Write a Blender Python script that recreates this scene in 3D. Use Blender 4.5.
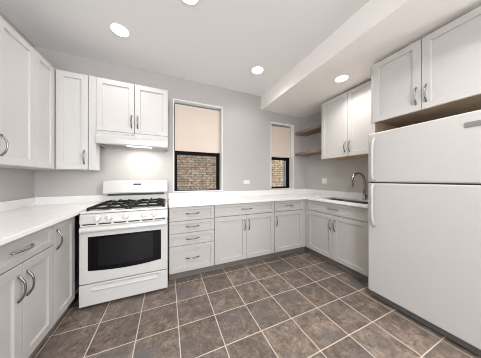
import bpy, bmesh, math
from mathutils import Vector, Matrix

for o in list(bpy.data.objects):
    bpy.data.objects.remove(o)
S = bpy.context.scene
COL = S.collection
PI = math.pi

# ------------------------------------------------------------------ camera
cam = bpy.data.cameras.new('camera')
cam.sensor_width = 36.0
cam.lens = 168.36 * 36.0 / 481.0
cam.clip_start = 0.02
co = bpy.data.objects.new('camera', cam)
COL.objects.link(co)
co.location = (0, 0, 1.2225)
co.rotation_euler = (PI / 2, 0, -0.4088)
S.camera = co

# ------------------------------------------------------------------ world, light, exposure
W = bpy.data.worlds.new('sky')
S.world = W
W.use_nodes = True
bg = W.node_tree.nodes['Background']
bg.inputs[0].default_value = (0.86, 0.93, 1.0, 1)
bg.inputs[1].default_value = 3.0
S.view_settings.view_transform = 'Standard'
S.view_settings.look = 'None'
S.view_settings.exposure = 0.36
S.view_settings.gamma = 1.0
S.view_settings.use_curve_mapping = False
LAMP_W = 3.6          # each recessed ceiling lamp
FILL_W = 75.0           # each of two area fills added behind the camera
HOOD_W = 3.0
try:
    S.cycles.use_denoising = True
    S.cycles.pixel_filter_type = 'BLACKMAN_HARRIS'
    S.cycles.filter_width = 1.0
    S.cycles.max_bounces = 10
    S.cycles.diffuse_bounces = 6
    S.cycles.caustics_reflective = False
    S.cycles.caustics_refractive = False
    S.cycles.sample_clamp_indirect = 6.0
except Exception:
    pass
for loc, rot, col in (((-0.70, -2.98, 1.65), (PI / 2, 0, 0), (0.95, 0.97, 1.0)),         # added rear fill, facing +y
                      ((2.62, -1.60, 1.60), (PI / 2, 0, PI / 2), (0.97, 0.98, 1.0))):    # added side fill, facing -x
    dl = bpy.data.lights.new('window_daylight', 'AREA')
    dl.shape = 'RECTANGLE'
    dl.size, dl.size_y, dl.energy, dl.color = 1.25, 1.6, FILL_W, col
    dlo = bpy.data.objects.new('window_daylight', dl)
    COL.objects.link(dlo)
    dlo.location, dlo.rotation_euler = loc, rot


# ------------------------------------------------------------------ materials
def mat(name, col, rough=0.5, metal=0.0, spec=0.5, noise=None, bump=None, coat=0.0):
    m = bpy.data.materials.new(name)
    m.use_nodes = True
    nt = m.node_tree
    b = nt.nodes['Principled BSDF']
    b.inputs['Base Color'].default_value = (*col, 1)
    b.inputs['Roughness'].default_value = rough
    b.inputs['Metallic'].default_value = metal
    b.inputs['Specular IOR Level'].default_value = spec
    b.inputs['Coat Weight'].default_value = coat
    tc = nt.nodes.new('ShaderNodeTexCoord')
    if noise:                                # (scale, second colour, low, high)
        n = nt.nodes.new('ShaderNodeTexNoise')
        n.inputs['Scale'].default_value = noise[0]
        n.inputs['Detail'].default_value = 5
        nt.links.new(tc.outputs['Object'], n.inputs['Vector'])
        r = nt.nodes.new('ShaderNodeMapRange')
        r.inputs[1].default_value = noise[2]
        r.inputs[2].default_value = noise[3]
        nt.links.new(n.outputs[0], r.inputs[0])
        mx = nt.nodes.new('ShaderNodeMix')
        mx.data_type = 'RGBA'
        mx.inputs[6].default_value = (*col, 1)
        mx.inputs[7].default_value = (*noise[1], 1)
        nt.links.new(r.outputs[0], mx.inputs[0])
        nt.links.new(mx.outputs[2], b.inputs['Base Color'])
    if bump:                                 # (scale, strength)
        n2 = nt.nodes.new('ShaderNodeTexNoise')
        n2.inputs['Scale'].default_value = bump[0]
        nt.links.new(tc.outputs['Object'], n2.inputs['Vector'])
        bp = nt.nodes.new('ShaderNodeBump')
        bp.inputs['Strength'].default_value = bump[1]
        bp.inputs['Distance'].default_value = 0.002
        nt.links.new(n2.outputs[0], bp.inputs['Height'])
        nt.links.new(bp.outputs[0], b.inputs['Normal'])
    return m


def emit(name, col, strength):
    m = bpy.data.materials.new(name)
    m.use_nodes = True
    nt = m.node_tree
    nt.nodes.remove(nt.nodes['Principled BSDF'])
    e = nt.nodes.new('ShaderNodeEmission')
    e.inputs[0].default_value = (*col, 1)
    e.inputs[1].default_value = strength
    nt.links.new(e.outputs[0], nt.nodes['Material Output'].inputs[0])
    return m


M = {}
M['wall'] = mat('wall_paint', (0.455, 0.434, 0.420), 0.7, bump=(180, 0.08))
M['ceiling'] = mat('ceiling_paint', (0.86, 0.86, 0.86), 0.8, bump=(140, 0.06))
M['soffit'] = mat('soffit_paint', (0.90, 0.87, 0.845), 0.8, bump=(140, 0.06))
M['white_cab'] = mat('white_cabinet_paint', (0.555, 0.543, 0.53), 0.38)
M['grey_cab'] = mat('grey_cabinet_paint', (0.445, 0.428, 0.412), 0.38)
M['toe'] = mat('toe_kick_paint', (0.15, 0.138, 0.125), 0.5)  # cabinet grey darkened for the shade under the door fronts
M['nickel'] = mat('brushed_nickel', (0.27, 0.262, 0.25), 0.25, 1.0)
M['steel'] = mat('stainless_steel', (0.45, 0.45, 0.45), 0.2, 1.0)
M['faucet'] = mat('brushed_faucet_metal', (0.36, 0.32, 0.275), 0.2, 1.0)
M['quartz'] = mat('white_quartz', (0.77, 0.762, 0.75), 0.18, noise=(9, (0.735, 0.727, 0.715), 0.45, 0.75))
M['enamel'] = mat('white_enamel', (0.53, 0.526, 0.514), 0.25, coat=0.2)
M['appliance'] = mat('white_appliance_steel', (0.52, 0.511, 0.498), 0.36, bump=(420, 0.10))
M['plastic'] = mat('white_plastic', (0.68, 0.67, 0.655), 0.4)
M['glass_black'] = mat('black_oven_glass', (0.003, 0.003, 0.0035), 0.08, spec=0.15)
M['cavity'] = mat('oven_window_tint', (0.006, 0.006, 0.0075), 0.10, spec=0.22)
M['iron'] = mat('cast_iron', (0.010, 0.010, 0.010), 0.6, spec=0.2, bump=(160, 0.3))
M['burner'] = mat('burner_aluminium', (0.35, 0.35, 0.35), 0.4, 0.9)
M['dark'] = mat('dark_plastic', (0.02, 0.02, 0.02), 0.5)
M['grille'] = mat('base_grille_grey', (0.17, 0.165, 0.155), 0.5)
M['black_frame'] = mat('black_window_frame', (0.004, 0.004, 0.0045), 0.6, spec=0.1)
M['white_trim'] = mat('white_trim_paint', (0.80, 0.80, 0.785), 0.45)
M['grey_trim'] = mat('grey_vinyl', (0.42, 0.42, 0.41), 0.5)
M['chrome'] = mat('chrome', (0.7, 0.7, 0.71), 0.12, 1.0)
M['lamp'] = emit('lamp_lens', (1.0, 0.97, 0.93), 9.0)
M['hood_lamp'] = emit('hood_lamp_lens', (1.0, 0.97, 0.92), 2.5)


def wood(name, c1, c2, scale=(1, 1, 1), rough=0.5):
    m = mat(name, c1, rough)
    nt = m.node_tree
    b = nt.nodes['Principled BSDF']
    tc = nt.nodes.new('ShaderNodeTexCoord')
    mp = nt.nodes.new('ShaderNodeMapping')
    mp.inputs['Scale'].default_value = scale
    n = nt.nodes.new('ShaderNodeTexNoise')
    n.inputs['Scale'].default_value = 6
    n.inputs['Detail'].default_value = 8
    n.inputs['Distortion'].default_value = 0.6
    cr = nt.nodes.new('ShaderNodeValToRGB')
    cr.color_ramp.elements[0].position = 0.35
    cr.color_ramp.elements[0].color = (*c1, 1)
    cr.color_ramp.elements[1].position = 0.68
    cr.color_ramp.elements[1].color = (*c2, 1)
    nt.links.new(tc.outputs['Object'], mp.inputs[0])
    nt.links.new(mp.outputs[0], n.inputs['Vector'])
    nt.links.new(n.outputs[0], cr.inputs[0])
    nt.links.new(cr.outputs[0], b.inputs['Base Color'])
    return m


M['shelf_wood'] = wood('brown_shelf_wood', (0.15, 0.105, 0.08), (0.30, 0.235, 0.19), (12, 1.2, 12))
M['maple'] = wood('maple_ply', (0.50, 0.34, 0.17), (0.62, 0.45, 0.25), (1.5, 12, 12))
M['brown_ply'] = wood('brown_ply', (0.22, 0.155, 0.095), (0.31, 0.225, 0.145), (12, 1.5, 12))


def tile_material():
    """slate-look tiles on a 305 mm grid with pale grout"""
    m = mat('floor_tiles', (0.1, 0.1, 0.1), 0.42)
    nt = m.node_tree
    N, L = nt.nodes, nt.links
    b = N['Principled BSDF']
    geo = N.new('ShaderNodeNewGeometry')
    sub = N.new('ShaderNodeVectorMath'); sub.operation = 'SUBTRACT'
    sub.inputs[1].default_value = (-0.5266, 2.0922, 0)
    div = N.new('ShaderNodeVectorMath'); div.operation = 'SCALE'
    div.inputs['Scale'].default_value = 1 / 0.305
    L.new(geo.outputs['Position'], sub.inputs[0]); L.new(sub.outputs[0], div.inputs[0])
    fr = N.new('ShaderNodeVectorMath'); fr.operation = 'FRACTION'
    fl = N.new('ShaderNodeVectorMath'); fl.operation = 'FLOOR'
    L.new(div.outputs[0], fr.inputs[0]); L.new(div.outputs[0], fl.inputs[0])
    sp = N.new('ShaderNodeSeparateXYZ'); L.new(fr.outputs[0], sp.inputs[0])

    def math_(op, a, b_=None):
        n = N.new('ShaderNodeMath'); n.operation = op
        for i, v in enumerate((a, b_)):
            if v is None: continue
            if isinstance(v, (int, float)): n.inputs[i].default_value = v
            else: L.new(v, n.inputs[i])
        return n.outputs[0]
    def edge(v):
        return math_('MINIMUM', v, math_('SUBTRACT', 1.0, v))
    d = math_('MINIMUM', edge(sp.outputs[0]), edge(sp.outputs[1]))
    mr = N.new('ShaderNodeMapRange'); mr.interpolation_type = 'SMOOTHSTEP'
    mr.inputs[1].default_value = 0.0085; mr.inputs[2].default_value = 0.0135
    L.new(d, mr.inputs[0])                                  # 0 in grout, 1 on tile
    wn = N.new('ShaderNodeTexWhiteNoise'); wn.noise_dimensions = '2D'
    L.new(fl.outputs[0], wn.inputs['Vector'])
    off = N.new('ShaderNodeVectorMath'); off.operation = 'MULTIPLY_ADD'
    off.inputs[1].default_value = (7, 7, 7)
    L.new(wn.outputs['Color'], off.inputs[0]); L.new(geo.outputs['Position'], off.inputs[2])
    n1 = N.new('ShaderNodeTexNoise'); n1.inputs['Scale'].default_value = 13.0
    n1.inputs['Detail'].default_value = 8; n1.inputs['Roughness'].default_value = 0.68
    n1.inputs['Distortion'].default_value = 0.7
    L.new(off.outputs[0], n1.inputs['Vector'])
    cr = N.new('ShaderNodeValToRGB')
    e = cr.color_ramp.elements
    e[0].position = 0.38; e[0].color = (0.056, 0.043, 0.037, 1)
    e[1].position = 0.62; e[1].color = (0.26, 0.202, 0.160, 1)
    k = cr.color_ramp.elements.new(0.5); k.color = (0.132, 0.103, 0.084, 1)
    nf = N.new('ShaderNodeTexNoise'); nf.inputs['Scale'].default_value = 55.0
    nf.inputs['Detail'].default_value = 6; nf.inputs['Roughness'].default_value = 0.75
    L.new(off.outputs[0], nf.inputs['Vector'])
    L.new(math_('ADD', math_('MULTIPLY', n1.outputs[0], 0.55), math_('MULTIPLY', nf.outputs[0], 0.45)), cr.inputs[0])
    n2 = N.new('ShaderNodeTexNoise'); n2.inputs['Scale'].default_value = 3.0
    n2.inputs['Detail'].default_value = 3
    L.new(off.outputs[0], n2.inputs['Vector'])
    mr2 = N.new('ShaderNodeMapRange'); mr2.inputs[1].default_value = 0.50; mr2.inputs[2].default_value = 0.72
    L.new(n2.outputs[0], mr2.inputs[0])
    mixg = N.new('ShaderNodeMix'); mixg.data_type = 'RGBA'
    mixg.inputs[7].default_value = (0.092, 0.085, 0.083, 1)        # grey-blue patches
    L.new(mr2.outputs[0], mixg.inputs[0]); L.new(cr.outputs[0], mixg.inputs[6])
    hs = N.new('ShaderNodeHueSaturation')
    L.new(math_('ADD', math_('MULTIPLY', wn.outputs['Value'], 0.34), 0.86), hs.inputs['Value'])
    L.new(mixg.outputs[2], hs.inputs['Color'])
    mix = N.new('ShaderNodeMix'); mix.data_type = 'RGBA'
    mix.inputs[6].default_value = (0.48, 0.43, 0.38, 1)
    L.new(mr.outputs[0], mix.inputs[0]); L.new(hs.outputs[0], mix.inputs[7])
    L.new(mix.outputs[2], b.inputs['Base Color'])
    h = math_('ADD', math_('MULTIPLY', mr.outputs[0], 1.0), math_('MULTIPLY', n1.outputs[0], 0.6))
    bp = N.new('ShaderNodeBump'); bp.inputs['Strength'].default_value = 0.35
    bp.inputs['Distance'].default_value = 0.003
    L.new(h, bp.inputs['Height']); L.new(bp.outputs[0], b.inputs['Normal'])
    return m


def brick_material():
    m = mat('outside_brick', (0.3, 0.2, 0.15), 0.9)
    nt = m.node_tree
    N, L = nt.nodes, nt.links
    b = N['Principled BSDF']
    geo = N.new('ShaderNodeNewGeometry')
    sp = N.new('ShaderNodeSeparateXYZ'); L.new(geo.outputs['Position'], sp.inputs[0])
    cb = N.new('ShaderNodeCombineXYZ'); L.new(sp.outputs[0], cb.inputs[0]); L.new(sp.outputs[2], cb.inputs[1])
    br = N.new('ShaderNodeTexBrick')
    br.inputs['Scale'].default_value = 1.0
    br.inputs['Color1'].default_value = (0.37, 0.255, 0.165, 1)
    br.inputs['Color2'].default_value = (0.23, 0.145, 0.092, 1)
    br.inputs['Mortar'].default_value = (0.10, 0.08, 0.062, 1)
    br.inputs['Mortar Size'].default_value = 0.007
    br.inputs['Brick Width'].default_value = 0.18
    br.inputs['Row Height'].default_value = 0.058
    br.inputs['Bias'].default_value = -0.25
    L.new(cb.outputs[0], br.inputs['Vector'])
    n = N.new('ShaderNodeTexNoise'); n.inputs['Scale'].default_value = 22; n.inputs['Detail'].default_value = 5
    L.new(geo.outputs['Position'], n.inputs['Vector'])
    hs = N.new('ShaderNodeHueSaturation')
    mr = N.new('ShaderNodeMapRange'); mr.inputs[1].default_value = 0.3; mr.inputs[2].default_value = 0.7
    mr.inputs[3].default_value = 0.45; mr.inputs[4].default_value = 1.55
    L.new(n.outputs[0], mr.inputs[0]); L.new(mr.outputs[0], hs.inputs['Value'])
    L.new(br.outputs['Color'], hs.inputs['Color']); L.new(hs.outputs[0], b.inputs['Base Color'])
    bp = N.new('ShaderNodeBump'); bp.inputs['Strength'].default_value = 0.6; bp.inputs['Distance'].default_value = 0.01
    L.new(br.outputs['Fac'], bp.inputs['Height']); bp.invert = True
    L.new(bp.outputs[0], b.inputs['Normal'])
    return m


def blind_material():
    m = bpy.data.materials.new('cream_blind_fabric')
    m.use_nodes = True
    nt = m.node_tree
    N, L = nt.nodes, nt.links
    N.remove(N['Principled BSDF'])
    d = N.new('ShaderNodeBsdfDiffuse'); d.inputs[0].default_value = (0.83, 0.74, 0.65, 1)
    t = N.new('ShaderNodeBsdfTranslucent'); t.inputs[0].default_value = (0.90, 0.76, 0.62, 1)
    tc = N.new('ShaderNodeTexCoord')
    n = N.new('ShaderNodeTexNoise'); n.inputs['Scale'].default_value = 220
    L.new(tc.outputs['Object'], n.inputs['Vector'])
    bp = N.new('ShaderNodeBump'); bp.inputs['Strength'].default_value = 0.1; bp.inputs['Distance'].default_value = 0.001
    L.new(n.outputs[0], bp.inputs['Height']); L.new(bp.outputs[0], d.inputs['Normal'])
    mx = N.new('ShaderNodeMixShader'); mx.inputs[0].default_value = 0.22
    L.new(d.outputs[0], mx.inputs[1]); L.new(t.outputs[0], mx.inputs[2])
    L.new(mx.outputs[0], N['Material Output'].inputs[0])
    return m


def pane_material():
    m = bpy.data.materials.new('window_glass')
    m.use_nodes = True
    nt = m.node_tree
    N, L = nt.nodes, nt.links
    N.remove(N['Principled BSDF'])
    t = N.new('ShaderNodeBsdfTransparent'); t.inputs[0].default_value = (0.93, 0.95, 0.95, 1)
    g = N.new('ShaderNodeBsdfGlossy'); g.inputs['Roughness'].default_value = 0.02
    f = N.new('ShaderNodeFresnel'); f.inputs[0].default_value = 1.45
    mx = N.new('ShaderNodeMixShader')
    L.new(f.outputs[0], mx.inputs[0]); L.new(t.outputs[0], mx.inputs[1]); L.new(g.outputs[0], mx.inputs[2])
    L.new(mx.outputs[0], N['Material Output'].inputs[0])
    return m


M['tiles'] = tile_material()
M['brick'] = brick_material()
M['blind'] = blind_material()
M['pane'] = pane_material()


# ------------------------------------------------------------------ mesh helpers
def link(name, me, m, parent=None, loc=(0, 0, 0), rot=(0, 0, 0)):
    o = bpy.data.objects.new(name, me)
    COL.objects.link(o)
    if m is not None and len(me.materials) == 0:
        me.materials.append(m)
    o.location = loc
    o.rotation_euler = rot
    if parent is not None:
        o.parent = parent
    return o


def obj(name, bm, m, parent=None, loc=(0, 0, 0), rot=(0, 0, 0), smooth=False, bevel=0, seg=2):
    bmesh.ops.recalc_face_normals(bm, faces=bm.faces)
    me = bpy.data.meshes.new(name)
    bm.to_mesh(me)
    bm.free()
    if smooth:
        me.polygons.foreach_set('use_smooth', [True] * len(me.polygons))
    o = link(name, me, m, parent, loc, rot)
    if bevel:
        b = o.modifiers.new('bevel', 'BEVEL')
        b.width = bevel
        b.segments = seg
        b.limit_method = 'ANGLE'
        b.angle_limit = math.radians(40)
    return o


def box(bm, x0, x1, y0, y1, z0, z1):
    vs = [bm.verts.new((x, y, z)) for x in (x0, x1) for y in (y0, y1) for z in (z0, z1)]
    for f in ((0, 1, 3, 2), (4, 6, 7, 5), (0, 4, 5, 1), (2, 3, 7, 6), (0, 2, 6, 4), (1, 5, 7, 3)):
        bm.faces.new([vs[i] for i in f])


def boxes(*bs):
    bm = bmesh.new()
    for b in bs:
        box(bm, *b)
    return bm


def lathe(bm, prof, axis='z', at=(0, 0, 0), n=24):
    """prof: list of (radius, height); axis of revolution z or y (height towards -y)"""
    rings = []
    for r, h in prof:
        ring = []
        for k in range(n):
            a = 2 * PI * k / n
            p = (r * math.cos(a), r * math.sin(a), h) if axis == 'z' else (r * math.cos(a), -h, r * math.sin(a))
            ring.append(bm.verts.new((p[0] + at[0], p[1] + at[1], p[2] + at[2])))
        rings.append(ring)
    for a, b in zip(rings, rings[1:]):
        for k in range(n):
            bm.faces.new((a[k], a[(k + 1) % n], b[(k + 1) % n], b[k]))
    bm.faces.new(rings[0][::-1])
    bm.faces.new(rings[-1])
    return bm


def sweep(bm, pts, rad, n=10, flat=1.0):
    """tube along pts; rad a number or list; flat squashes the section along the second axis"""
    pts = [Vector(p) for p in pts]
    rads = rad if isinstance(rad, (list, tuple)) else [rad] * len(pts)
    rings = []
    up = None
    for i, p in enumerate(pts):
        t = (pts[min(i + 1, len(pts) - 1)] - pts[max(i - 1, 0)]).normalized()
        if up is None:
            up = Vector((0, 0, 1)) if abs(t.z) < 0.9 else Vector((1, 0, 0))
        s = t.cross(up).normalized()
        up = s.cross(t).normalized()
        rings.append([bm.verts.new(p + s * math.cos(2 * PI * k / n) * rads[i] + up * math.sin(2 * PI * k / n) * rads[i] * flat)
                      for k in range(n)])
    for a, b in zip(rings, rings[1:]):
        for k in range(n):
            bm.faces.new((a[k], a[(k + 1) % n], b[(k + 1) % n], b[k]))
    bm.faces.new(rings[0][::-1])
    bm.faces.new(rings[-1])
    return bm


def extrude_x(bm, prof, x0, x1):
    """closed profile of (y, z) points pushed from x0 to x1"""
    a = [bm.verts.new((x0, y, z)) for y, z in prof]
    b = [bm.verts.new((x1, y, z)) for y, z in prof]
    n = len(prof)
    for k in range(n):
        bm.faces.new((a[k], a[(k + 1) % n], b[(k + 1) % n], b[k]))
    bm.faces.new(a[::-1])
    bm.faces.new(b)
    return bm


def cells(bm, xs, ys, z0, z1, hole=lambda i, j: False):
    """a slab on a grid of cells, some of them left out"""
    nx, ny = len(xs) - 1, len(ys) - 1
    V = {}
    def v(i, j, k):
        if (i, j, k) not in V:
            V[(i, j, k)] = bm.verts.new((xs[i], ys[j], (z0, z1)[k]))
        return V[(i, j, k)]
    full = {(i, j) for i in range(nx) for j in range(ny) if not hole(i, j)}
    for i, j in full:
        for k in (0, 1):
            bm.faces.new((v(i, j, k), v(i + 1, j, k), v(i + 1, j + 1, k), v(i, j + 1, k)))
        for di, dj, a, b in ((-1, 0, (i, j), (i, j + 1)), (1, 0, (i + 1, j), (i + 1, j + 1)),
                             (0, -1, (i, j), (i + 1, j)), (0, 1, (i, j + 1), (i + 1, j + 1))):
            if (i + di, j + dj) not in full:
                bm.faces.new((v(*a, 0), v(*b, 0), v(*b, 1), v(*a, 1)))
    return bm


def relief(bm, x0, x1, z0, z1, yf, yb, fn, nx=40, nz=30):
    """a slab facing -y whose front is pushed in or out by fn(x, z)"""
    g = []
    for i in range(nx + 1):
        x = x0 + (x1 - x0) * i / nx
        g.append([bm.verts.new((x, yf + fn(x, z0 + (z1 - z0) * j / nz), z0 + (z1 - z0) * j / nz)) for j in range(nz + 1)])
    for i in range(nx):
        for j in range(nz):
            bm.faces.new((g[i][j], g[i + 1][j], g[i + 1][j + 1], g[i][j + 1]))
    rim = [g[i][0] for i in range(nx + 1)] + [g[nx][j] for j in range(1, nz + 1)] + \
          [g[i][nz] for i in range(nx - 1, -1, -1)] + [g[0][j] for j in range(nz - 1, 0, -1)]
    back = [bm.verts.new((v.co.x, yb, v.co.z)) for v in rim]
    n = len(rim)
    for k in range(n):
        bm.faces.new((rim[k], rim[(k + 1) % n], back[(k + 1) % n], back[k]))
    bm.faces.new(back)
    return bm


def thing(name, label, cat, loc=(0, 0, 0), rz=0.0, group=None):
    o = bpy.data.objects.new(name, None)
    COL.objects.link(o)
    o.empty_display_size = 0.1
    o.location = loc
    o.rotation_euler = (0, 0, rz)
    tag(o, label, cat, group)
    return o


def tag(o, label, cat, group=None):
    o['label'] = label
    o['category'] = cat
    o['kind'] = 'thing'
    if group:
        o['group'] = group
    return o


def struct(name, bm, m, label, parent=None, **kw):
    o = obj(name, bm, m, parent, **kw)
    if parent is None:
        o['kind'] = 'structure'
        o['label'] = label
        o['category'] = name.split('_')[0]
    return o


# ------------------------------------------------------------------ the room
XL, XR, YB, YR, ZC = -1.43, 2.725, 2.767, -3.1, 2.781
ZS, XS = 2.532, 1.620                    # soffit underside and its face
T = 0.25
W1 = (0.078, 0.864, 1.018, 2.452)        # window openings: x0, x1, z0, z1
W2 = (1.835, 2.408, 1.018, 2.335)

struct('floor', boxes((XL - T, XR + T, YR - T, YB + T, -0.08, 0.0)), M['tiles'], 'brown slate tile floor with pale grout')
struct('ceiling', boxes((XL - T, XR + T, YR - T, YB + T, ZC, ZC + 0.08)), M['ceiling'], 'flat white ceiling with recessed lamps')
struct('ceiling_soffit', boxes((XS, XR, YR, YB, ZS, ZC)), M['soffit'], 'dropped ceiling box along the right wall')


def wall_with_windows():
    bm = bmesh.new()
    xs = [XL - T, W1[0], W1[1], W2[0], W2[1], XR + T]
    zs = [0, W1[2], W2[3], W1[3], ZC]
    def hole(i, j):
        return (i == 1 and 1 <= j <= 2) or (i == 3 and j == 1)
    cells(bm, xs, zs, 0, T, hole)
    # cells lie in xy: turn so that y -> z, and the slab thickness goes back from YB
    for v in bm.verts:
        x, y, z = v.co
        v.co = (x, YB + z, y)
    return bm


struct('wall_back', wall_with_windows(), M['wall'], 'greige back wall with two tall windows')
struct('wall_left', boxes((XL - T, XL, YR - T, YB, 0, ZC)), M['wall'], 'greige left wall behind the cabinet run')
struct('wall_right', boxes((XR, XR + T, -0.96, YB, 0, ZC), (XR, XR + T, YR - T, -2.24, 0, ZC), (XR, XR + T, -2.24, -0.96, 0, 0.8), (XR, XR + T, -2.24, -0.96, 2.42, ZC)), M['wall'], 'greige right wall behind the sink')  # unseen opening added to go with the side fill
struct('wall_rear', boxes((XL, -1.34, YR - T, YR, 0, ZC), (-0.06, XR, YR - T, YR, 0, ZC), (-1.34, -0.06, YR - T, YR, 0, 0.8),
                          (-1.34, -0.06, YR - T, YR, 2.5, ZC)), M['wall'], 'greige wall behind the camera with one window opening')  # unseen opening added to go with the rear fill
struct('wall_outside', boxes((-2.5, 7.5, 4.25, 4.45, -2.0, 4.2)), M['brick'], 'tan brick wall of the neighbouring house outside the windows')

YW = YB + 0.125                          # plane of the window sashes


def window(n, w, label, rail, bottom, extra=False):
    x0, x1, z0, z1 = w
    t = 0.016
    o = struct('window_%d' % n, boxes((x0, x0 + t, YB - 0.004, YB + T, z0, z1), (x1 - t, x1, YB - 0.004, YB + T, z0, z1),
                                      (x0 + t, x1 - t, YB - 0.004, YB + T, z1 - t, z1), (x0 + t, x1 - t, YB - 0.004, YB + T, z0, z0 + 0.012)),
               M['white_trim'], label)
    a, b, c, d = x0 + t, x1 - t, z0 + 0.012, z1 - t
    s = 0.050
    obj('sash', boxes((a, a + s, YW, YW + 0.05, c, d), (b - s, b, YW, YW + 0.05, c, d), (a + s, b - s, YW, YW + 0.05, d - 0.04, d),
                      (a + s, b - s, YW, YW + 0.05, c, c + bottom), (a + s, b - s, YW - 0.015, YW + 0.035, rail - 0.024, rail + 0.028)),
        M['black_frame'], o)
    obj('pane', boxes((a + s, b - s, YW + 0.026, YW + 0.030, c + bottom, d - 0.04)), M['pane'], o)
    if extra:
        obj('screen_track', boxes((b - s - 0.05, b - s - 0.006, YW + 0.055, YW + 0.075, c, d), (a, a + 0.05, YW + 0.055, YW + 0.075, c, d)),
            M['grey_trim'], o)
    return o


window(1, W1, 'tall window with black sash left of the outlet', 1.645, 0.008)
window(2, W2, 'narrow window with black sash beside the wood shelves', 1.640, 0.036, True)


def blind(w, label):
    x0, x1 = w[0] + 0.030, w[1] - 0.024
    zt, zb = w[3] - 0.03, 1.672
    r = thing('roller_blind', label, 'blind', ((x0 + x1) / 2, YB + 0.085, zb), 0, 'roller blinds in the windows')
    hw = (x1 - x0) / 2
    h = zt - zb
    bm = bmesh.new()
    obj('fabric', boxes((-hw, hw, -0.001, 0.001, 0.012, h - 0.02)), M['blind'], r)
    bm = boxes((-hw, hw, -0.006, 0.006, 0.0, 0.016))
    obj('bottom_bar', bm, M['blind'], r, bevel=0.003)
    bm = bmesh.new()
    sweep(bm, [(-hw, 0.018, h - 0.02), (hw, 0.018, h - 0.02)], 0.02, 16)
    obj('roller', bm, M['plastic'], r, smooth=False)
    return r


blind(W1, 'cream roller blind half lowered in the wider window by the stove')
blind(W2, 'cream roller blind half lowered in the narrow window by the shelves')


# ------------------------------------------------------------------ cabinets
def shaker(w, h, rail):
    """a framed door or drawer front, lower left corner at the origin, front at y=0, 20 mm thick"""
    bm = bmesh.new()
    def ring(i, y):
        return [bm.verts.new(p) for p in ((i, y, i), (w - i, y, i), (w - i, y, h - i), (i, y, h - i))]
    rs = [ring(0, 0.020), ring(0, 0.002), ring(0.002, 0), ring(rail, 0), ring(rail + 0.0045, 0.0125)]
    for a, b in zip(rs, rs[1:]):
        for k in range(4):
            bm.faces.new((a[k], a[(k + 1) % 4], b[(k + 1) % 4], b[k]))
    bm.faces.new(rs[0][::-1])
    bm.faces.new(rs[-1])
    return bm


def pull_mesh(vertical, length=0.15):
    bm = bmesh.new()
    pts, rad = [], []
    n = 14
    for k in range(n + 1):
        t = -1 + 2 * k / n
        out = 0.030 * (1 - abs(t) ** 2.4)
        along = t * length / 2
        pts.append((0, -out - 0.001, along) if vertical else (along, -out - 0.001, 0))
        rad.append(0.0055 + 0.0015 * t * t)
    sweep(bm, pts, rad, 8)
    for t in (-1, 1):                       # the two feet
        c = t * length / 2
        lathe(bm, [(0.0065, 0.0), (0.006, 0.005)], 'y', (0, 0, c) if vertical else (c, 0, 0), 12)
    bmesh.ops.recalc_face_normals(bm, faces=bm.faces)
    me = bpy.data.meshes.new('pull')
    bm.to_mesh(me)
    bm.free()
    me.polygons.foreach_set('use_smooth', [True] * len(me.polygons))
    me.materials.append(M['nickel'])
    return me


PULL_V, PULL_H = pull_mesh(True), pull_mesh(False)


def front(root, name, x0, x1, z0, z1, m, pull=None, rail=0.057, y=0.0, rot=0.0):
    """pull: None, 'h' (centred), or 'tl' 'tr' 'bl' 'br' = upright by that corner"""
    g = 0.0024
    o = obj(name, shaker(x1 - x0 - 2 * g, z1 - z0 - 2 * g, rail), m, root, (x0 + g, y, z0 + g), (0, 0, rot))
    w, h = x1 - x0 - 2 * g, z1 - z0 - 2 * g
    if pull == 'h':
        link('handle', PULL_H, None, o, (w / 2, 0, h / 2))
    elif pull:
        px = 0.031 if pull[1] == 'l' else w - 0.031
        pz = h - 0.062 - 0.075 if pull[0] == 't' else 0.062 + 0.075
        link('handle', PULL_V, None, o, (px, 0, pz))
    return o


def cabinet(name, label, origin, rz, w, h, depth, m, group, z0=0.0, base=False, top=True, cw=None, under=None, toe_gap=0.066, toe=None):
    """carcass with its front 20 mm behind the doors; x to the right, y into the wall; cw = carcass width if it runs on blind"""
    root = thing(name, label, 'cabinet', origin, rz, group)
    c = cw if cw else w
    zb = z0 + (0.099 if base else 0.0)
    b = 0.021
    bs = [(0, 0.018, b, depth, zb, h), (c - 0.018, c, b, depth, zb, h), (0.018, c - 0.018, depth - 0.012, depth, zb, h)]
    if not under:
        bs.append((0.018, c - 0.018, b, depth - 0.012, zb, zb + 0.018))
    if top:
        bs.append((0.018, c - 0.018, b, depth - 0.012, h - 0.018, h))
    obj('carcass', boxes(*bs), m, root)
    if under:
        obj('underside', boxes((0.018, c - 0.018, b, depth - 0.012, zb, zb + 0.018)), under, root)
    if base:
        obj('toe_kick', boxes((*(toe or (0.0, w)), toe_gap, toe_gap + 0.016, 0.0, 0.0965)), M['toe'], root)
    return root


WALLG, BASEG = 'white wall cabinets', 'grey base cabinets'
wc, gc = M['white_cab'], M['grey_cab']
D1, D2 = 0.322, 0.621

# wall cabinets along the left wall and the stove wall
r = cabinet('wall_cabinet', 'white two-door wall cabinet on the left wall, nearest the camera', (-1.105, 1.398, 1.328), PI / 2, 0.750, 1.074, D1, wc, WALLG)
front(r, 'door', 0, 0.375, 0, 1.074, wc, 'br')
front(r, 'door', 0.375, 0.750, 0, 1.074, wc, 'bl')

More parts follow.
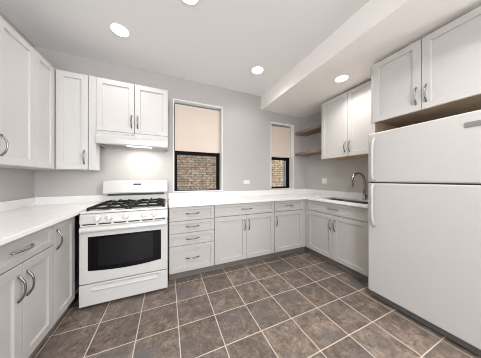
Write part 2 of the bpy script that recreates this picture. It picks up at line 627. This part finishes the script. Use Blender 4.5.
r = thing('corner_wall_cabinet', 'white L-shaped corner wall cabinet with one handle left of the range hood', 'cabinet', (XL, YB, 1.328), 0, WALLG)
ax, ay = -1.105 - XL - 0.021, -(YB - 2.440) + 0.021
bm = bmesh.new()
xe, ye = -0.824 - XL, 2.150 - YB
prof = [(0.003, -0.003), (xe, -0.003), (xe, ay), (ax, ay), (ax, ye), (0.003, ye)]
lo = [bm.verts.new((x, y, 0)) for x, y in prof]
hi = [bm.verts.new((x, y, 1.074)) for x, y in prof]
for k in range(6):
    bm.faces.new((lo[k], lo[(k + 1) % 6], hi[(k + 1) % 6], hi[k]))
bm.faces.new(lo[::-1])
bm.faces.new(hi)
obj('carcass', bm, wc, r)
front(r, 'door', -1.103 - XL, -0.828 - XL, 0, 1.074, wc, 'br', y=2.440 - YB)
g = 0.0018
d = obj('door', shaker(0.288 - 2 * g, 1.074 - 2 * g, 0.057), wc, r, (-1.105 - XL, 2.150 - YB + g, g), (0, 0, PI / 2))
obj('filler', boxes((-0.8225 - XL, -0.7585 - XL, 2.446 - YB, 2.560 - YB, 0, 1.074)), wc, r)

r = cabinet('wall_cabinet', 'short white two-door wall cabinet directly above the range hood', (-0.7570, 2.440, 1.787), 0, 0.762, 0.615, D1, wc, WALLG)
front(r, 'door', 0, 0.381, 0, 0.615, wc, 'br')
front(r, 'door', 0.381, 0.762, 0, 0.615, wc, 'bl')

r = cabinet('wall_cabinet', 'white two-door wall cabinet above the sink, beside the wood shelves', (2.400, 2.082, 1.554), -PI / 2, 0.905, 0.946, D1, wc, WALLG, under=M['maple'])
front(r, 'door', 0, 0.4525, 0, 0.946, wc, 'br')
front(r, 'door', 0.4525, 0.905, 0, 0.946, wc, 'bl')

r = cabinet('wall_cabinet', 'deep white two-door wall cabinet over the refrigerator', (2.112, 1.1325, 1.850), -PI / 2, 0.781, 0.650, 0.610, wc, WALLG, under=M['brown_ply'])
front(r, 'door', -0.0155, 0.3815, 0, 0.650, wc, 'br')
front(r, 'door', 0.3815, 0.7785, 0, 0.650, wc, 'bl')

# tall panel between the sink base and the refrigerator
bm = boxes((2.134, XR - 0.001, 1.1335, 1.171, 0, 2.500))
p = obj('refrigerator_side_panel', bm, wc, None, bevel=0.0015)
tag(p, 'tall narrow white panel between sink cabinet and refrigerator', 'panel')
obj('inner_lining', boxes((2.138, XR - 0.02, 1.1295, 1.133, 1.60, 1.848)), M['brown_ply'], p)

# base cabinets
TOP = 0.888
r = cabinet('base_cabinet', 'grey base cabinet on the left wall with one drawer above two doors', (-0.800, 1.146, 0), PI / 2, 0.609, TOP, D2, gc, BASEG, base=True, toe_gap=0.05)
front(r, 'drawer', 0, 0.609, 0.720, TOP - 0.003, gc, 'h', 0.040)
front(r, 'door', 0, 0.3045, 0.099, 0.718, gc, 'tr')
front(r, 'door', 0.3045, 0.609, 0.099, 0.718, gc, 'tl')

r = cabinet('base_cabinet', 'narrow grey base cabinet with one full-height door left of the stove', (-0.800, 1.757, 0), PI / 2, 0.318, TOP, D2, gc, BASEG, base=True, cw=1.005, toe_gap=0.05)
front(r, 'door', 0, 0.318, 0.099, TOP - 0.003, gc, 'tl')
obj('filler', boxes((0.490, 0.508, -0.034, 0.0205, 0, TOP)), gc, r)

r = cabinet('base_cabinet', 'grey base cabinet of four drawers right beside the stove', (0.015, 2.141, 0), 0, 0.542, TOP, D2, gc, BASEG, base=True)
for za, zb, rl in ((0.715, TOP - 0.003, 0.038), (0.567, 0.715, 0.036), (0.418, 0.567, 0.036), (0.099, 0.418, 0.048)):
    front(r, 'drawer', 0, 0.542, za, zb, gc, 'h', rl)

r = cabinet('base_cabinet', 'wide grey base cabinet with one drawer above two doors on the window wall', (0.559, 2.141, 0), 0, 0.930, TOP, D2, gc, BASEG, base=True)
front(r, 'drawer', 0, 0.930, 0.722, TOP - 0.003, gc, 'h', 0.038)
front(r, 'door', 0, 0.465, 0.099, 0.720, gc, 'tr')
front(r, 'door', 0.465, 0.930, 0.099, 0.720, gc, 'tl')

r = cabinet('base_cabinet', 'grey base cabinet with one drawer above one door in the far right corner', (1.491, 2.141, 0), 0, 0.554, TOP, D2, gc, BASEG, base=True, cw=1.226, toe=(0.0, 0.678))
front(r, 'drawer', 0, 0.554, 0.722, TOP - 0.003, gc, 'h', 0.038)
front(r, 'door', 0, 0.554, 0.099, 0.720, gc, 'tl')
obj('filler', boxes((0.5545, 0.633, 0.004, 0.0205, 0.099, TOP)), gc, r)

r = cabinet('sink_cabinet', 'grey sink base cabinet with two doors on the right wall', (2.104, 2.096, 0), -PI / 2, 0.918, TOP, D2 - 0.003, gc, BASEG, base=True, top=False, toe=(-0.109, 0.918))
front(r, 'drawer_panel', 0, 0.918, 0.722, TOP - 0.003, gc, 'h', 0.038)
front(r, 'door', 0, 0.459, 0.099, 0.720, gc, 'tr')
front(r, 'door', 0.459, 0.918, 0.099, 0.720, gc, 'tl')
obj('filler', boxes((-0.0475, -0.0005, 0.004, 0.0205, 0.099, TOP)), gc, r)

# ------------------------------------------------------------------ countertops
ZT0, ZT1, ZSP = 0.8885, 0.920, 1.010
bm = cells(bmesh.new(), [XL + 0.001, -0.7635], [1.130, YB - 0.001], ZT0, ZT1)
ct = obj('countertop', bm, M['quartz'], None, bevel=0.003)
tag(ct, 'white quartz countertop on the left wall, ending at the stove', 'countertop', 'white quartz countertops')
obj('backsplash', boxes((XL + 0.001, XL + 0.021, 1.130, YB - 0.001, ZT1, ZSP), (XL + 0.021, -0.7635, YB - 0.021, YB - 0.001, ZT1, ZSP)), M['quartz'], ct)

HX0, HX1, HY0, HY1 = 2.195, 2.645, 1.270, 2.030      # sink cut-out
xs = [0.012, 2.0765, HX0, HX1, XR - 0.001]
ys = [1.173, HY0, HY1, 2.111, YB - 0.001]
bm = cells(bmesh.new(), xs, ys, ZT0, ZT1, lambda i, j: (i == 0 and j < 3) or (i == 2 and j == 1))
ct = obj('countertop', bm, M['quartz'], None, bevel=0.003)
tag(ct, 'white quartz countertop under the windows, turning the corner to the sink', 'countertop', 'white quartz countertops')
obj('backsplash', boxes((0.012, XR - 0.021, YB - 0.021, YB - 0.001, ZT1, ZSP), (XR - 0.021, XR - 0.001, 1.173, YB - 0.001, ZT1, ZSP)), M['quartz'], ct)


# ------------------------------------------------------------------ sink and faucet
def sink():
    r = thing('kitchen_sink', 'stainless steel double sink sunk into the right countertop', 'sink', ((HX0 + HX1) / 2, (HY0 + HY1) / 2, ZT0 - 0.20))
    hx, hy = (HX1 - HX0) / 2 + 0.004, (HY1 - HY0) / 2 + 0.004
    dv = 0.085                                       # divider, nearer the window end
    for k, (y0, y1) in enumerate(((-hy, dv - 0.012), (dv + 0.012, hy))):
        bm = bmesh.new()
        def ring(i, z):
            return [bm.verts.new(p) for p in ((-hx + i, y0 + i, z), (hx - i, y0 + i, z), (hx - i, y1 - i, z), (-hx + i, y1 - i, z))]
        rs = [ring(-0.010, 0.199), ring(0, 0.199), ring(0.008, 0.03), ring(0.03, 0.006), ring(0.12, 0.002)]
        for a, b in zip(rs, rs[1:]):
            for q in range(4):
                bm.faces.new((a[q], a[(q + 1) % 4], b[(q + 1) % 4], b[q]))
        bm.faces.new(rs[-1])
        o = obj('bowl', bm, M['steel'], r)
        s = o.modifiers.new('thickness', 'SOLIDIFY')
        s.thickness = 0.002
        bm = lathe(bmesh.new(), [(0.045, 0.0), (0.045, 0.004), (0.03, 0.005), (0.026, 0.001)], 'z', (0, (y0 + y1) / 2, 0.003), 20)
        obj('drain', bm, M['chrome'], o)
    return r


sink()

r = thing('kitchen_faucet', 'brushed metal gooseneck faucet behind the sink', 'faucet', (2.671, 1.558, ZT1 + 0.0005))
bm = lathe(bmesh.new(), [(0.028, 0), (0.028, 0.006), (0.021, 0.012), (0.019, 0.075), (0.014, 0.085)], 'z', n=20)
obj('base', bm, M['faucet'], r, smooth=True)
pts = [(0, 0, 0.08), (0, 0, 0.16), (0, 0, 0.255)]
dx, dy = -0.206, 0.045
for k in range(1, 13):
    a = PI * k / 13 * 1.08
    rr = 0.5 * (1 - math.cos(a))
    pts.append((dx * rr, dy * rr, 0.265 + 0.122 * math.sin(a)))
obj('spout', sweep(bmesh.new(), pts, 0.0155, 14), M['faucet'], r, smooth=True)
e, e0 = Vector(pts[-1]), Vector(pts[-2])
t = (e - e0).normalized()
obj('spray_head', sweep(bmesh.new(), [e - t * 0.002, e + t * 0.02, e + t * 0.055, e + t * 0.075], [0.016, 0.019, 0.025, 0.023], 14), M['faucet'], r, smooth=True)
obj('lever', sweep(bmesh.new(), [(0, -0.015, 0.055), (0, -0.04, 0.06), (-0.01, -0.085, 0.085)], [0.009, 0.008, 0.006], 10), M['faucet'], r, smooth=True)


# ------------------------------------------------------------------ gas range
def gas_range():
    r = thing('gas_range', 'white freestanding gas range with black grates and dark oven window', 'range', (-0.376, 2.020, 0))
    hw = 0.3765
    en = M['enamel']
    obj('body', boxes((-hw + 0.002, hw - 0.002, 0.052, 0.722, 0.045, 0.893)), en, r)
    for x in (-hw + 0.05, hw - 0.05):
        for y in (0.10, 0.68):
            obj('foot', lathe(bmesh.new(), [(0.02, 0), (0.02, 0.02), (0.012, 0.02), (0.012, 0.05)], 'z', (x, y, 0), 12), M['dark'], r)
    # storage drawer with a long scooped grip
    def scoop(x, z):
        e = max(0.0, min(1.0, (0.292 - abs(x)) / 0.03))
        e = e * e * (3 - 2 * e)
        up = max(0.0, 1 - abs(z - 0.186) / 0.026) if z > 0.186 else max(0.0, 1 - (0.186 - z) / 0.012)
        lip = max(0.0, 1 - abs(z - 0.166) / 0.014)
        return e * (0.020 * up - 0.009 * lip)
    obj('storage_drawer', relief(bmesh.new(), -hw, hw, 0.028, 0.226, 0, 0.05, scoop, 60, 60), en, r, bevel=0.004)
    # oven door
    dr = obj('oven_door', boxes((-hw, hw, 0.0, 0.05, 0.234, 0.772)), en, r, bevel=0.007, seg=3)
    def glass(x0, x1, zt, zb, sag, y0, y1):
        bm = bmesh.new()
        n = 24
        loop = [(x0, zt), (x1, zt)] + [(x1 + (x0 - x1) * k / n, zb - sag * (1 - (2 * k / n - 1) ** 2)) for k in range(n + 1)]
        a = [bm.verts.new((x, y0, z)) for x, z in loop]
        b = [bm.verts.new((x, y1, z)) for x, z in loop]
        m = len(loop)
        for k in range(m):
            bm.faces.new((a[k], a[(k + 1) % m], b[(k + 1) % m], b[k]))
        bm.faces.new(a)
        bm.faces.new(b[::-1])
        return bm
    w = obj('window', glass(-0.310, 0.311, 0.676, 0.358, 0.022, -0.003, 0.006), M['glass_black'], dr)
    obj('inner_pane', glass(-0.235, 0.235, 0.655, 0.395, 0.015, -0.0042, -0.0028), M['cavity'], w)
    bm = bmesh.new()
    prof = [(0.002, 0.770), (-0.020, 0.768), (-0.032, 0.758), (-0.036, 0.742), (-0.031, 0.728), (-0.022, 0.722), (-0.018, 0.732), (-0.020, 0.750), (0.002, 0.756)]
    extrude_x(bm, prof, -hw + 0.012, hw - 0.012)
    obj('handle', bm, en, dr, bevel=0.003)
    # vent strip between door and control panel
    v = obj('vent', boxes((-hw + 0.004, hw - 0.004, 0.014, 0.05, 0.774, 0.799)), M['plastic'], r)
    for k in range(6):
        xa = -0.355 + k * 0.121
        obj('slot', boxes((xa, xa + 0.100, 0.010, 0.016, 0.784, 0.795)), M['dark'], v)
    # sloped control panel
    bm = bmesh.new()
    extrude_x(bm, [(0.004, 0.800), (0.014, 0.876), (0.020, 0.888), (0.055, 0.893), (0.055, 0.800)], -hw, hw)
    cp = obj('control_panel', bm, en, r, bevel=0.003)
    for x in (-0.238, -0.147, -0.012, 0.146, 0.245):
        bm = bmesh.new()
        lathe(bm, [(0.029, 0), (0.029, 0.006), (0.024, 0.010), (0.021, 0.026), (0.017, 0.029)], 'y', (0, 0, 0), 20)
        box(bm, -0.005, 0.005, -0.040, -0.020, -0.022, 0.022)
        obj('knob', bm, M['plastic'], r, (x, 0.0095, 0.846), (-0.13, 0, 0), bevel=0.002)
    # cooktop: a shallow tray with a rim
    bm = bmesh.new()
    def ring(i, z):
        return [bm.verts.new(p) for p in ((-hw + i, 0.012 + i, z), (hw - i, 0.012 + i, z), (hw - i, 0.640 - i, z), (-hw + i, 0.640 - i, z))]
    rs = [ring(0.004, 0.893), ring(0, 0.898), ring(0.002, 0.908), ring(0.010, 0.913), ring(0.026, 0.913), ring(0.040, 0.904)]
    for a, b in zip(rs, rs[1:]):
        for q in range(4):
            bm.faces.new((a[q], a[(q + 1) % 4], b[(q + 1) % 4], b[q]))
    bm.faces.new(rs[-1])
    bm.faces.new(rs[0][::-1])
    obj('cooktop', bm, en, r)
    for x in (-0.19, 0.19):
        for y, rad in ((0.185, 0.052), (0.48, 0.045)):
            bm = lathe(bmesh.new(), [(rad + 0.028, 0), (rad + 0.022, 0.004), (rad, 0.006), (rad - 0.006, 0.016)], 'z', (0, 0, 0), 28)
            b = obj('burner', bm, M['burner'], r, (x, y, 0.903), smooth=False)
            bm = lathe(bmesh.new(), [(rad - 0.012, 0.014), (rad - 0.010, 0.020), (rad - 0.016, 0.026)], 'z', (0, 0, 0), 28)
            obj('cap', bm, M['iron'], b)
    # two cast iron grates, each over two burners
    for s in (-1, 1):
        bm = bmesh.new()
        cx, hx, y0, y1, z = s * 0.175, 0.158, 0.065, 0.600, 0.945
        q = 0.0085
        def bar(x0, y0_, x1, y1_, za=None, zb=None, rad=q):
            za = z if za is None else za
            zb = z if zb is None else zb
            d = Vector((x1 - x0, y1_ - y0_, zb - za))
            nrm = Vector((-d.y, d.x, 0))
            nrm = nrm.normalized() if nrm.length > 1e-6 else Vector((1, 0, 0))
            u = d.normalized().cross(nrm)
            a, b = Vector((x0, y0_, za)), Vector((x1, y1_, zb))
            va = [bm.verts.new(a + nrm * i * rad + u * j * rad) for i, j in ((-1, -1), (1, -1), (1, 1), (-1, 1))]
            vb = [bm.verts.new(b + nrm * i * rad + u * j * rad) for i, j in ((-1, -1), (1, -1), (1, 1), (-1, 1))]
            for k in range(4):
                bm.faces.new((va[k], va[(k + 1) % 4], vb[(k + 1) % 4], vb[k]))
            bm.faces.new(va[::-1])
            bm.faces.new(vb)
        ym = (y0 + y1) / 2
        zf = z - 0.012
        for x in (cx - hx, cx + hx):                  # frame sides dip between the raised ends
            bar(x, y0, x, y1, zf, zf, 0.009)
        for y in (y0, ym, y1):
            bar(cx - hx, y, cx + hx, y, zf, zf, 0.009)
        for x in (cx - hx, cx + hx):                  # feet
            for y in (y0, y1):
                bar(x, y, x, y + 0.0001, zf, 0.906, 0.008)
        for yc in ((y0 + ym) / 2, (y1 + ym) / 2):     # fingers that rise to the pot rest
            for dx_, dy_ in ((1, 0), (-1, 0), (0, 1), (0, -1)):
                ex = cx + dx_ * hx
                ey = yc + dy_ * (ym - y0) / 2
                bar(ex, ey, cx + dx_ * hx * 0.72, yc + dy_ * (ym - y0) / 2 * 0.72, zf, z + 0.010)
                bar(cx + dx_ * hx * 0.72, yc + dy_ * (ym - y0) / 2 * 0.72, cx + dx_ * 0.030, yc + dy_ * 0.030, z + 0.010, z + 0.008)
            for dx_, dy_ in ((1, 1), (-1, 1), (1, -1), (-1, -1)):
                bar(cx + dx_ * hx, yc + dy_ * (ym - y0) / 2, cx + dx_ * hx * 0.55, yc + dy_ * (ym - y0) / 2 * 0.55, zf, z + 0.010)
        obj('grate', bm, M['iron'], r)
    # backguard
    bm = bmesh.new()
    extrude_x(bm, [(0.640, 0.893), (0.640, 1.006), (0.660, 1.010), (0.660, 1.030), (0.622, 1.032), (0.617, 1.048), (0.628, 1.170), (0.637, 1.190), (0.652, 1.200),
                   (0.690, 1.206), (0.724, 1.204), (0.724, 0.893)], -hw + 0.001, hw - 0.001)
    bg_ = obj('backguard', bm, en, r, bevel=0.004)
    obj('vent_slot', boxes((-hw + 0.05, hw - 0.05, 0.628, 0.6605, 1.0075, 1.0315)), M['dark'], bg_)
    obj('clock_display', boxes((-0.044, 0.044, 0.621, 0.640, 1.140, 1.162)), M['glass_black'], bg_)
    return r


gas_range()

# ------------------------------------------------------------------ range hood
r = thing('range_hood', 'slim white range hood with a lit lamp over the stove', 'hood', (-0.376, 2.440, 1.634))
hw = 0.3795
bm = bmesh.new()
extrude_x(bm, [(-0.004, 0.151), (-0.004, 0.112), (-0.014, 0.100), (-0.020, 0.070), (-0.016, 0.012), (-0.010, 0.0), (0.012, 0.0), (0.012, 0.022),
               (0.300, 0.022), (0.300, 0.0), (0.324, 0.0), (0.324, 0.151)], -hw, hw)
obj('shell', bm, M['enamel'], r, bevel=0.002)
for xa in (-hw, hw - 0.012):
    obj('side_lip', boxes((xa, xa + 0.012, 0.012, 0.300, 0.0, 0.022)), M['enamel'], r)
obj('filter', boxes((-0.345, -0.10, 0.05, 0.27, 0.012, 0.0215)), M['steel'], r)
for x in (-0.09, -0.03):
    obj('switch', boxes((x, x + 0.035, -0.010, -0.003, 0.124, 0.140)), M['grey_trim'], r)
obj('lamp_lens', boxes((-0.10, 0.18, 0.025, 0.145, 0.006, 0.0215)), M['hood_lamp'], r)
L = bpy.data.lights.new('hood_light', 'AREA')
L.shape = 'RECTANGLE'
L.size, L.size_y, L.energy, L.color = 0.22, 0.10, HOOD_W, (1.0, 0.97, 0.92)
lo_ = bpy.data.objects.new('hood_light', L)
COL.objects.link(lo_)
lo_.parent = r
lo_.location = (0.055, 0.085, 0.003)


# ------------------------------------------------------------------ refrigerator
def fridge():
    yl, yr, xf = 1.092, 0.372, 1.930
    w = yl - yr
    r = thing('refrigerator', 'white top-freezer refrigerator at the right end of the sink run', 'refrigerator', (xf, yl, 0), -PI / 2)
    ap = M['appliance']
    obj('body', boxes((0.004, w - 0.004, 0.062, 0.770, 0.030, 1.682)), ap, r, bevel=0.006)
    fz = obj('freezer_door', boxes((0, w, 0, 0.056, 1.1905, 1.692)), ap, r, bevel=0.014, seg=4)
    fd = obj('refrigerator_door', boxes((0, w, 0, 0.056, 0.066, 1.1805)), ap, r, bevel=0.014, seg=4)
    obj('gasket', boxes((0.012, w - 0.012, 0.012, 0.062, 1.180, 1.1915)), M['dark'], r)
    obj('gasket', boxes((0.010, w - 0.010, 0.055, 0.063, 0.075, 1.675)), M['grille'], r)
    bm = boxes((0.02, w - 0.012, 0.016, 0.070, 0.020, 0.058))
    gr = obj('base_grille', bm, M['grille'], r)
    for k in range(3):
        obj('slat', boxes((0.03, w - 0.022, 0.0145, 0.017, 0.025 + k * 0.012, 0.030 + k * 0.012)), M['dark'], gr)
    for x in (0.05, w - 0.05):
        for y in (0.10, 0.70):
            obj('foot', lathe(bmesh.new(), [(0.018, 0), (0.018, 0.031)], 'z', (x, y, 0), 12), M['dark'], r)
    def handle(door, za, zb):
        # a moulded bar standing off the door's free edge, its outer end sweeping back to the door
        s = 1 if zb > za else -1
        pts = [(0.056, -0.001, za), (0.056, -0.020, za + s * 0.004), (0.056, -0.030, za + s * 0.02), (0.056, -0.032, za + s * 0.10),
               (0.056, -0.032, zb - s * 0.13), (0.057, -0.029, zb - s * 0.065), (0.061, -0.018, zb - s * 0.02), (0.065, -0.001, zb)]
        obj('handle', sweep(bmesh.new(), pts, [0.012, 0.012, 0.0125, 0.0115, 0.0115, 0.0125, 0.012, 0.010], 12), M['appliance'], door, smooth=True)
    handle(fz, 1.212, 1.632)
    handle(fd, 1.160, 0.745)
    obj('nameplate', boxes((w - 0.092, w - 0.012, -0.005, 0.001, 1.584, 1.620)), M['chrome'], fz, bevel=0.001)
    return r


fridge()

# ------------------------------------------------------------------ floating shelves
for z, lab in ((2.134, 'upper brown wood floating shelf in the corner beside the window'), (1.706, 'lower brown wood floating shelf in the corner beside the window')):
    o = obj('floating_shelf', boxes((2.438, XR - 0.001, 2.085, YB - 0.001, 0, 0.050)), M['shelf_wood'], None, (0, 0, z), bevel=0.002)
    tag(o, lab, 'shelf', 'brown floating shelves')

# ------------------------------------------------------------------ wall plates
o = thing('wall_outlet', 'white horizontal outlet plate on the wall between the two windows', 'outlet', (1.318, YB, 1.168))
obj('cover_plate', boxes((-0.064, 0.064, -0.006, 0.0, -0.037, 0.037)), M['plastic'], o, bevel=0.002)
for x in (-0.021, 0.021):
    s = obj('socket', boxes((x - 0.016, x + 0.016, -0.0085, -0.005, -0.015, 0.015)), M['white_trim'], o, bevel=0.002)
    obj('slot', boxes((x - 0.004, x + 0.005, -0.0092, -0.008, -0.0075, -0.0055), (x - 0.004, x + 0.005, -0.0092, -0.008, 0.0055, 0.0075)), M['dark'], s)

o = thing('switch_plate', 'white square double switch plate on the wall above the sink counter', 'switch', (XR, 2.290, 1.190), -PI / 2)
obj('cover_plate', boxes((-0.058, 0.058, -0.006, 0.0, -0.058, 0.058)), M['plastic'], o, bevel=0.002)
for x in (-0.024, 0.024):
    obj('rocker', boxes((x - 0.017, x + 0.017, -0.010, -0.005, -0.034, 0.034)), M['white_trim'], o, bevel=0.002)


# ------------------------------------------------------------------ recessed ceiling lamps
def lamp(x, y, z, label, rad=0.080, power=1.0):
    o = thing('recessed_light', label, 'light', (x, y, z), 0, 'recessed ceiling lights')
    bm = bmesh.new()
    n = 32
    prof = [(rad, 0.0), (rad + 0.014, -0.002), (rad + 0.014, -0.005), (rad, -0.008), (rad - 0.004, -0.004), (rad - 0.004, 0.0)]
    rings = [[bm.verts.new((q * math.cos(2 * PI * k / n), q * math.sin(2 * PI * k / n), h)) for k in range(n)] for q, h in prof]
    for a, b in zip(rings, rings[1:] + rings[:1]):
        for k in range(n):
            bm.faces.new((a[k], a[(k + 1) % n], b[(k + 1) % n], b[k]))
    obj('trim_ring', bm, M['white_trim'], o)
    obj('lens', lathe(bmesh.new(), [(rad - 0.004, -0.006), (rad - 0.004, -0.001)], 'z', n=32), M['lamp'], o)
    l = bpy.data.lights.new('lamp_light', 'AREA')
    l.shape = 'DISK'
    l.size = rad * 1.7
    l.energy = LAMP_W * power
    l.spread = math.radians(140)
    l.color = (1.0, 0.955, 0.91)
    lo = bpy.data.objects.new('lamp_light', l)
    COL.objects.link(lo)
    lo.parent = o
    lo.location = (0, 0, -0.010)


lamp(-0.457, 2.117, ZC, 'round recessed ceiling light above the stove', power=0.75)
lamp(1.180, 2.112, ZC, 'round recessed ceiling light in front of the windows, beside the soffit')
lamp(0.165, 1.475, ZC, 'round recessed ceiling light cut by the top edge of the photo')
lamp(2.076, 1.488, ZS, 'round recessed light in the soffit above the sink', 0.075, 1.35)
for y, w in ((0.10, 'just behind the camera'), (-1.70, 'at the far end behind the camera')):  # unseen lamps added to brighten the room from behind
    lamp(-0.457, y, ZC, 'round recessed ceiling light ' + w + ', left side', power=1.6)
    lamp(1.180, y, ZC, 'round recessed ceiling light ' + w + ', right side', power=4.0)
